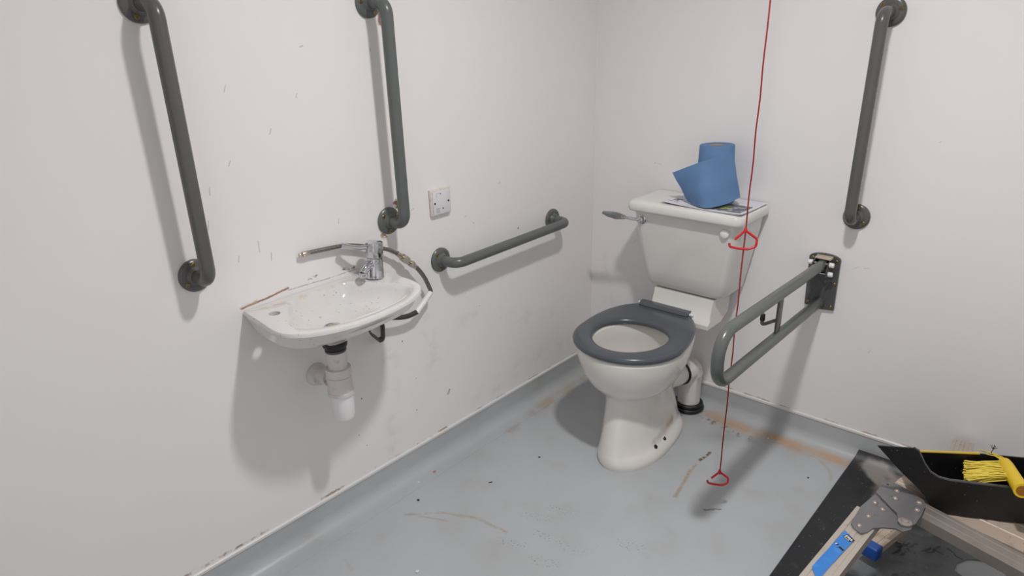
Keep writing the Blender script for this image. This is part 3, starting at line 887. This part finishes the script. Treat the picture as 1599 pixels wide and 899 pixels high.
# ------------------------------------------------------------------ leaflets and blue roll on the cistern lid
def paper(z0, x0, x1, y0, y1, ang, curl, name, label, mat):
    bm = NB()
    nx, ny = 20, 14
    hx, hy = (x1-x0)/2, (y1-y0)/2
    top = [[None]*(ny+1) for _ in range(nx+1)]
    bot = [[None]*(ny+1) for _ in range(nx+1)]
    for i in range(nx+1):
        for j in range(ny+1):
            u, v = -1+2*i/nx, -1+2*j/ny
            z = .0008+curl*max(0, -u*.7-v*.6-.55)**2 + curl*.8*max(0, u*.8-v*.5-.7)**2
            top[i][j] = bm.verts.new((u*hx, v*hy, z+.0004)); bot[i][j] = bm.verts.new((u*hx, v*hy, z))
    for i in range(nx):
        for j in range(ny):
            bm.faces.new((top[i][j], top[i+1][j], top[i+1][j+1], top[i][j+1]))
            bm.faces.new((bot[i][j], bot[i][j+1], bot[i+1][j+1], bot[i+1][j]))
    for i in range(nx):
        bm.faces.new((top[i][0], bot[i][0], bot[i+1][0], top[i+1][0])); bm.faces.new((top[i][ny], top[i+1][ny], bot[i+1][ny], bot[i][ny]))
    for j in range(ny):
        bm.faces.new((top[0][j], top[0][j+1], bot[0][j+1], bot[0][j])); bm.faces.new((top[nx][j], bot[nx][j], bot[nx][j+1], top[nx][j+1]))
    o = finish(name, bm, mat)
    o.location = ((x0+x1)/2, (y0+y1)/2, z0); o.rotation_euler = (0, 0, ang)
    return tag(o, label, 'leaflet', 'papers on the cistern lid')
paper(.8576, .437, .727, -.214, -.016, math.radians(-2.5), .012, 'leaflet', 'plain paper sheet showing at the edges below the printed leaflet', m_whiteink)
paper(.8590, .430, .730, -.214, -.010, math.radians(-.5), .014, 'leaflet', 'printed leaflet with dark picture, under the blue paper roll', m_leaf)
RC = Vector((.575, -.098, .8645))
t = thing('paper_roll', 'roll of blue paper towel on the toilet cistern', 'paper roll', RC)
bm = NB()
axr = Vector((-.03, .0, 1))
lathe(bm, RC, axr, [(0, .030), (0, .066), (.02, .0655), (.19, .0575), (.192, .056), (.192, .028), (.150, .028)], 48, caps=False)
finish('roll', bm, m_blue, t)
bm = NB(); lathe(bm, RC+axr.normalized()*.12, axr, [(0, .0255), (.069, .0255), (.0705, .0268), (.0705, .0285), (.0, .0285)], 32, caps=False)
finish('cardboard_core', bm, m_card, t)
# loose sheet: wraps off the roll front and flares to the left
bm = NB()
Pc = {'tl': Vector((.447, -.165, .962)), 'tr': Vector((.600, -.166, 1.032)), 'bl': Vector((.607, -.212, .8625)), 'br': Vector((.641, -.075, .8645))}
nu, nvv = 16, 12
g = []
E1 = [Vector((.447, -.170, .960)), Vector((.515, -.172, .992)), Vector((.578, -.167, 1.020)), Vector((.634, -.112, 1.040))]           # upper edge
E2 = [Vector((.513, -.170, .866)), Vector((.555, -.197, .866)), Vector((.604, -.208, .8655)), Vector((.645, -.155, .874)), Vector((.671, -.105, .891))]  # lower edge
u1, u2 = spline(E1, 12), spline(E2, 9)
def samp(p, t_):
    f = t_*(len(p)-1); i = min(int(f), len(p)-2); return p[i].lerp(p[i+1], f-i)
for i in range(nu+1):
    col = []
    for j in range(nvv+1):
        a_, b_ = samp(u1, i/nu), samp(u2, i/nu)
        p = a_.lerp(b_, j/nvv)
        s = math.sin(PI*j/nvv)
        bul = .012*s*math.sin(PI*min(1, i/nu*1.1)) + .003*math.sin(9*j/nvv+3*i/nu)*s
        p += Vector((.1, -1, .2)).normalized()*bul
        col.append(p)
    g.append(col)
fr = [[bm.verts.new(p) for p in c_] for c_ in g]
bk_ = [[bm.verts.new(p+Vector((0, .0006, -.0001))) for p in c_] for c_ in g]
for i in range(nu):
    for j in range(nvv):
        bm.faces.new((fr[i][j], fr[i+1][j], fr[i+1][j+1], fr[i][j+1])); bm.faces.new((bk_[i][j], bk_[i][j+1], bk_[i+1][j+1], bk_[i+1][j]))
for i in range(nu):
    bm.faces.new((fr[i][0], bk_[i][0], bk_[i+1][0], fr[i+1][0])); bm.faces.new((fr[i][nvv], fr[i+1][nvv], bk_[i+1][nvv], bk_[i][nvv]))
for j in range(nvv):
    bm.faces.new((fr[0][j], fr[0][j+1], bk_[0][j+1], bk_[0][j])); bm.faces.new((fr[nu][j], bk_[nu][j], bk_[nu][j+1], fr[nu][j+1]))
finish('loose_sheet', bm, m_blue, t)

# ------------------------------------------------------------------ red emergency pull cord
CX, CY = .890, -.563
t = thing('pull_cord', 'red emergency pull cord with two triangular handles', 'pull cord', (CX, CY, .06))
bm = NB()
tube(bm, [(CX+.0008*math.sin(k*1.3), CY+.0008*math.cos(k*1.7), .135+(RZ-.003-.135)*k/60) for k in range(61)], .0021, 8)
finish('cord', bm, m_cord, t)
bm = NB(); lathe(bm, (CX, CY, RZ), (0, 0, -1), [(0, .04), (.02, .04), (.03, .03), (.034, .008)], 28)
finish('ceiling_switch', bm, m_cap, t)
def bangle(zt_, s, ang):
    e = Vector((math.cos(ang), math.sin(ang), 0))
    pts2 = [(-.024, -.022), (-.002, 0), (.003, 0), (.032, -.020), (.033, -.040), (.014, -.047), (-.012, -.045), (-.034, -.040), (-.036, -.031)]
    bm = NB()
    tube(bm, fillet([Vector((CX, CY, zt_))+e*x*s+Vector((0, -.006*abs(z)/.04, z*s)) for x, z in pts2], [0, .004, .004, .008, .010, .03, .03, .006, 0], 5), .0034, 10)
    lathe(bm, (CX, CY, zt_-.004), (0, 0, 1), [(0, .0055), (.004, .0060), (.010, .0045), (.015, .0028)], 14)
    return bm
h_ = math.atan2(.58, .80)
finish('triangle_handle', bangle(.918, 1.05, h_), m_red, t)
finish('triangle_handle', bangle(.133, .92, h_), m_red, t)

# ------------------------------------------------------------------ black protection sheet on the floor
bm = NB()
ol = [(1.140, -.13), (1.140, -.75), (1.141, -1.9), (2.05, -1.9), (2.05, -.13)]
hole = [(1.524, -.400), (1.523, -.366), (1.540, -.328), (1.560, -.313), (1.598, -.300), (1.622, -.283), (1.640, -.300), (1.634, -.335), (1.628, -.380), (1.600, -.400), (1.560, -.415)]
def loop(pts):
    vs = [bm.verts.new((x, y, .0035)) for x, y in pts]
    return vs, [bm.edges.new((vs[i], vs[(i+1) % len(vs)])) for i in range(len(vs))]
v1_, e1_ = loop(ol); v2_, e2_ = loop(hole)
bmesh.ops.triangle_fill(bm, use_beauty=True, edges=e1_+e2_)
# the back edge climbs the cove
prev = [v1_[0], v1_[-1]]
for y, z, x in [(-.090, .0055, 1.1412), (-.062, .014, 1.1440), (-.042, .027, 1.1480), (-.030, .040, 1.1510), (-.024, .050, 1.1530)]:
    cur = [bm.verts.new((x, y, z)), bm.verts.new((2.05, y, z))]
    bm.faces.new((prev[0], prev[1], cur[1], cur[0])); prev = cur
bmesh.ops.recalc_face_normals(bm, faces=bm.faces)
ex = bmesh.ops.solidify(bm, geom=bm.faces[:], thickness=.003)
sh = finish('protection_sheet', bm, m_sheet, None, smooth=True, angle=50)
tag(sh, 'scuffed black plastic protection sheet on the floor by the back wall', 'plastic sheet')

# ------------------------------------------------------------------ folding aluminium ladder lying on its side
lad = thing('folding_ladder', 'folded aluminium ladder with grey hinge lying on black sheet', 'ladder', (1.40, -.70, .008))
def stile(name, p0, p1, w, h, ztop, mat, ribs=True):
    """channel section between two plan points, web upward"""
    p0, p1 = Vector((p0[0], p0[1], 0)), Vector((p1[0], p1[1], 0))
    d = (p1-p0); L_ = d.length; d.normalize(); nrm = Vector((-d.y, d.x, 0))
    q = [(-w/2, -h), (-w/2, 0), (-w*.32, 0), (-w*.30, -.0015), (-w*.1, -.0015), (-w*.08, 0), (w*.08, 0), (w*.1, -.0015), (w*.30, -.0015), (w*.32, 0), (w/2, 0), (w/2, -h), (w/2-.004, -h), (w/2-.004, -.005), (-w/2+.004, -.005), (-w/2+.004, -h)]
    bm = NB()
    prism(bm, [p0+nrm*a+Vector((0, 0, ztop+b)) for a, b in q], d*L_)
    return finish(name, bm, mat, lad, smooth=False)
st1 = stile('stile', (1.342, -.70), (1.285, -1.55), .064, .028, .300, m_alu); st1['label'] = 'stile carrying a blue sticker'
st2 = stile('stile', (1.37, -.588), (1.86, -.730), .062, .028, .298, m_greystrip); st2['label'] = 'grey ridged stile running to the right'
st3 = stile('stile', (1.352, -.462), (1.90, -.565), .125, .024, .267, m_tan); st3['label'] = 'tan dirt-stained stile under the dustpan'
st4 = stile('stile', (1.438, -.028), (1.458, -.42), .056, .026, .205, m_alu); st4['label'] = 'short stile end pointing to the back wall'
st5 = stile('stile', (1.372, -.350), (1.334, -.515), .045, .022, .068, m_tan); st5['label'] = 'low stile with a blue foot'
stile('stile', (1.30, -.98), (1.285, -1.55), .062, .026, .036, m_alu)
stile('stile', (1.66, -.66), (1.86, -.72), .062, .026, .036, m_alu)
for (x, y) in [(1.308, -1.16), (1.294, -1.42), (1.71, -.68)]:
    bm = NB(); box(bm, (x, y, .153), (.026, .026, .245), bev=.003)
    finish('rung', bm, m_alu, lad)
for (x, y, zt2) in [(1.443, -.20, .181), (1.374, -.37, .06)]:
    bm = NB(); box(bm, (x, y, zt2/2+.004), (.026, .026, zt2-.006), bev=.003)
    finish('rung', bm, m_alu, lad)
bm = NB()
dv = Vector((-.038, -.165, 0)).normalized()
Mr = Matrix((Vector((-dv.y, dv.x, 0)), dv, Vector((0, 0, 1)))).transposed()
box(bm, Vector((1.334, -.515, .0515))+dv*.006, (.050, .034, .040), Mr, .005, 3)
ft = finish('foot', bm, m_bluefoot, lad); ft['label'] = 'blue plastic foot'
def plate(name, pts, z, th, mat, parent, bev=.0012):
    bm = NB()
    prism(bm, [(x, y, z) for x, y in pts], (0, 0, th))
    if bev: bevel_all(bm, bev, 2, 50)
    return finish(name, bm, mat, parent)
hA = plate('hinge_plate', [(1.332, -.626), (1.319, -.700), (1.320, -.779), (1.332, -.795), (1.350, -.803), (1.360, -.790), (1.366, -.767), (1.385, -.747), (1.408, -.733), (1.424, -.735), (1.436, -.716), (1.436, -.695), (1.424, -.672), (1.397, -.681)], .3002, .004, m_hinge, lad)
hB = plate('hinge_plate', [(1.333, -.622), (1.333, -.585), (1.339, -.558), (1.351, -.549), (1.372, -.552), (1.434, -.582), (1.441, -.600), (1.443, -.645), (1.440, -.690), (1.432, -.712), (1.414, -.718), (1.404, -.700), (1.395, -.676), (1.381, -.665)], .3044, .004, m_hinge, lad)
for i, (x, y) in enumerate([(1.342, -.662), (1.364, -.678), (1.345, -.727), (1.339, -.778), (1.372, -.583), (1.377, -.618), (1.427, -.599), (1.430, -.633)]):
    z0 = .3040 if i < 4 else .3082
    bm = NB(); lathe(bm, (x, y, z0), (0, 0, 1), [(0, .0075), (.0018, .0070), (.0040, .0050), (.0050, .0020)], 18)
    finish('rivet', bm, m_rivet, hA if i < 4 else hB)
bm = NB(); lathe(bm, (1.419, -.700, .308), (0, 0, 1), [(0, .016), (.002, .0155), (.003, .012), (.0032, .009), (.006, .0075), (.0075, .003)], 24)
finish('pivot_bolt', bm, m_rivet, hB)
bm = NB(); lathe(bm, (1.346, -.569, .3084), (0, 0, 1), [(0, .003), (.0004, .003)], 12); finish('hole', bm, m_hole, hB)
stk = plate('sticker', [(1.317, -.812), (1.345, -.833), (1.337, -.900), (1.331, -.955), (1.327, -1.000), (1.316, -1.008), (1.300, -.985), (1.302, -.960), (1.310, -.882)], .3003, .0005, m_sticker, st1, 0)
bm = NB()
box(bm, (1.333, -.836, .3011), (.022, .016, .0004), Matrix.Rotation(-.55, 3, 'Z'))
finish('label_panel', bm, m_ink, stk, smooth=False)
bm = NB()
for k in range(4):
    c_ = Vector((1.333, -.836, .3016))+Matrix.Rotation(-.55, 3, 'Z') @ Vector((-.0075+.005*k, .001*(k % 2), 0))
    box(bm, c_, (.0034, .0075-.001*(k % 2), .0004), Matrix.Rotation(-.45+.12*k, 3, 'Z'))
box(bm, Vector((1.333, -.836, .3016))+Matrix.Rotation(-.55, 3, 'Z') @ Vector((0, -.0066, 0)), (.017, .0012, .0004), Matrix.Rotation(-.55, 3, 'Z'))
finish('printed_lettering', bm, m_whiteink, stk, smooth=False)
bm = NB()
box(bm, (1.331, -.883, .3011), (.014, .006, .0004), Matrix.Rotation(-.55, 3, 'Z')); box(bm, (1.318, -.873, .3011), (.007, .006, .0004), Matrix.Rotation(-.55, 3, 'Z'))
finish('lower_print', bm, m_ink, stk, smooth=False)
bm = NB(); box(bm, (1.3165, -.873, .3014), (.003, .0055, .0004), Matrix.Rotation(-.55, 3, 'Z')); finish('white_mark', bm, m_whiteink, stk, smooth=False)

# ------------------------------------------------------------------ dustpan on the ladder
u_ = Vector((.888, .46, 0)); nn = Vector((-.46, .888, 0))
O = nn*-1.167
def D(s, w, z): return O+u_*s+nn*w+Vector((0, 0, z))
sA = Vector((1.316, -.632, 0)).dot(u_)
sB = Vector((1.390, -.594, 0)).dot(u_)
sE = Vector((1.456, -.560, 0)).dot(u_)
sD = Vector((1.571, -.500, 0)).dot(u_)
sS = Vector((1.420, -.578, 0)).dot(u_)
sl = Vector((1.453, -.562, 0)).dot(u_)
s1_ = Vector((1.384, -.597, 0)).dot(u_)
sF = sD+.17
dp = thing('dustpan', 'black plastic dustpan resting on top of the ladder', 'dustpan', tuple(D(sE, .08, .282)))
prof = [(sA, .448), (sB, .452), (sB+.010, .446), (sS-.004, .410), (sS+.012, .388), (sE-.006, .374), (sE+.02, .369), (sD, .368), (sF, .372), (sF, .271), (sE+.03, .2685), (sl+.026, .2690), (sl+.008, .274), (sl-.006, .288), (sl-.03, .325), (s1_-.01, .378)]
TH = .004
WD = .140
bm = NB(); prism(bm, [D(s, 0, z) for s, z in prof], nn*TH); bevel_all(bm, .001, 1, 40)
finish('near_side', bm, m_pan_black, dp)
bm = NB()
prism(bm, [D(s, WD, z) for s, z in [(sB+.028, .354), (sE, .359), (sD, .371), (sF, .374), (sF, .271), (sE+.01, .270)]], nn*TH); bevel_all(bm, .001, 1, 40)
finish('far_side', bm, m_pan_black, dp)
bm = NB()   # floor that slopes up to the left end
prism(bm, [D(s, TH, z) for s, z in [(sB+.016, .392), (sl, .288), (sl+.02, .2745), (sF, .2745), (sF, .2695), (sl+.018, .2695), (sl-.004, .284), (sB+.012, .390)]][::-1], nn*(.05))
prism(bm, [D(s, TH+.05, z) for s, z in [(sB+.022, .345), (sl-.005, .288), (sl+.02, .2745), (sF, .2745), (sF, .2695), (sl+.018, .2695), (sl-.009, .284), (sB+.018, .343)]][::-1], nn*(WD-TH-.05))
finish('tray_floor', bm, m_pan_black, dp, smooth=False)
bm = NB(); prism(bm, [D(sF, 0, z) for z in (.271,)] + [D(sF, WD, .271), D(sF, WD, .372), D(sF, 0, .372)], u_*TH)
finish('back_end', bm, m_pan_black, dp, smooth=False)
bm = NB(); tube(bm, [D(s, .004, z) for s, z in [(sB, .4505), (sB+.010, .4455), (sS-.004, .410), (sS+.012, .3885), (sE-.006, .3745), (sE+.02, .3695), (sD, .3685), (sF, .3725)]], .0042, 8, flat=.8)
rm = finish('near_rim', bm, m_pan_rim, dp)
bm = NB(); tube(bm, [D(s, WD+.002, z) for s, z in [(sB+.029, .3545), (sE, .3595), (sD, .3715)]], .0036, 8)
ry = finish('far_rim', bm, m_tape, dp); ry['label'] = 'yellow painted rim'

# hand brush in the dustpan
brs = thing('hand_brush', 'yellow hand brush lying in the black dustpan', 'brush', (1.58, -.42, .34))
b0, b1 = Vector((1.562, -.376, .367)), Vector((1.614, -.538, .400))
bm = NB()
dd = b1-b0
pth = [b0+dd*t_ for t_ in (-.03, 0, .12, .3, .6, .85, 1.0)]
tube(bm, pth, [.010, .0150, .0165, .0165, .0165, .0175, .0180], 20)
fer = finish('brush_stock', bm, m_yellow, brs)
bm = NB(); lathe(bm, b1+dd.normalized()*-.0005, dd, [(0, .0125), (.0012, .0125)], 20); ho = finish('handle_socket', bm, m_orange, fer); ho['label'] = 'dark brown socket hole'
bm = NB()
base = (Vector((-.888, -.46, 0))*.85 + Vector((0, 0, -.10))).normalized()
for i in range(150):
    f = random.random()
    s = b0+dd*(.06+.50*f)+Vector((random.uniform(-.006, .006), random.uniform(-.006, .006), random.uniform(-.008, .008)))
    tgt = Vector((1.487, -.405, .345)).lerp(Vector((1.503, -.497, .352)), f)+Vector((random.uniform(-.008, .016), random.uniform(-.010, .010), random.uniform(-.010, .012)))
    mid = s.lerp(tgt, .5)+Vector((random.uniform(-.003, .003), random.uniform(-.003, .003), random.uniform(.0, .008)))
    tube(bm, [s, mid, tgt], [.0015, .0019, .0022], 5)
for i in range(9):
    s = b0+dd*.05+Vector((0, 0, .006)); tgt = Vector((1.500+.006*i, -.352+random.uniform(-.012, .012), .366+random.uniform(-.004, .006)))
    tube(bm, [s, s.lerp(tgt, .5)+Vector((0, 0, .006)), tgt], .0011, 5)
bs = finish('bristles', bm, m_bristle, brs); bs['kind'] = 'stuff'
# dried twig standing on the far rim
bm = NB(); tb = D(Vector((1.525, -.352, 0)).dot(u_), WD+.002, .368)
tube(bm, [tb, tb+Vector((-.001, 0, .012)), tb+Vector((.001, .001, .022))], .0009, 6)
for k, (dx, dz) in enumerate([(-.007, .008), (-.003, .011), (.004, .009), (.008, .006), (.001, .012)]):
    tube(bm, [tb+Vector((.0005, .001, .019)), tb+Vector((dx, .001, .022+dz))], .0007, 5)
tw = finish('dried_sprig', bm, m_twig, None, origin=tuple(tb)); tag(tw, 'tiny dark dried sprig sticking up from the dustpan rim', 'sprig')

# ------------------------------------------------------------------ debris on the floor
def chip(name, label, x, y, s, mat, ang, long=1.0):
    bm = NB()
    k = 7
    pts = [(x+s*long*(.8+.4*random.random())*math.cos(2*PI*i/k)*math.cos(ang)-s*(.8+.4*random.random())*math.sin(2*PI*i/k)*math.sin(ang),
            y+s*long*(.8+.4*random.random())*math.cos(2*PI*i/k)*math.sin(ang)+s*(.8+.4*random.random())*math.sin(2*PI*i/k)*math.cos(ang), .0003) for i in range(k)]
    prism(bm, pts, (0, 0, s*.7))
    tag(finish(name, bm, mat, None, smooth=False, origin=(x, y, 0)), label, 'debris', 'debris on the floor')
m_pink = Mat('pink_plaster', lin(186, 130, 132), .7).blotch(200, .5, .7, lin(206, 170, 170), .6)
chip('plaster_chip', 'tiny pink plaster chip on the cove below the grab rail', .050, -1.015, .0055, m_pink, .4)
chip('paint_flake', 'tiny white paint flake left of the pink chip', .052, -1.092, .004, m_whiteink, .2)
chip('dirt_crumb', 'dark round crumb on the floor in front of the basin', .123, -1.157, .0042, m_ink, 0)
chip('dirt_crumb', 'thin black splinter on the floor left of the toilet', .243, -.932, .0022, m_ink, .9, 3.5)
chip('dirt_crumb', 'small dark crumb on the floor close to the pan shadow', .279, -.711, .003, m_ink, .9, 1.5)
chip('paint_flake', 'white paint flake at the bottom edge of the floor', .366, -1.376, .005, m_whiteink, .2)
chip('paint_flake', 'white flake on the rusty strip below the drop-down rail', .860, -.080, .004, m_whiteink, .8)
chip('dirt_crumb', 'dark speck on the floor left of the black sheet', 1.059, -.225, .0032, m_ink, .4)
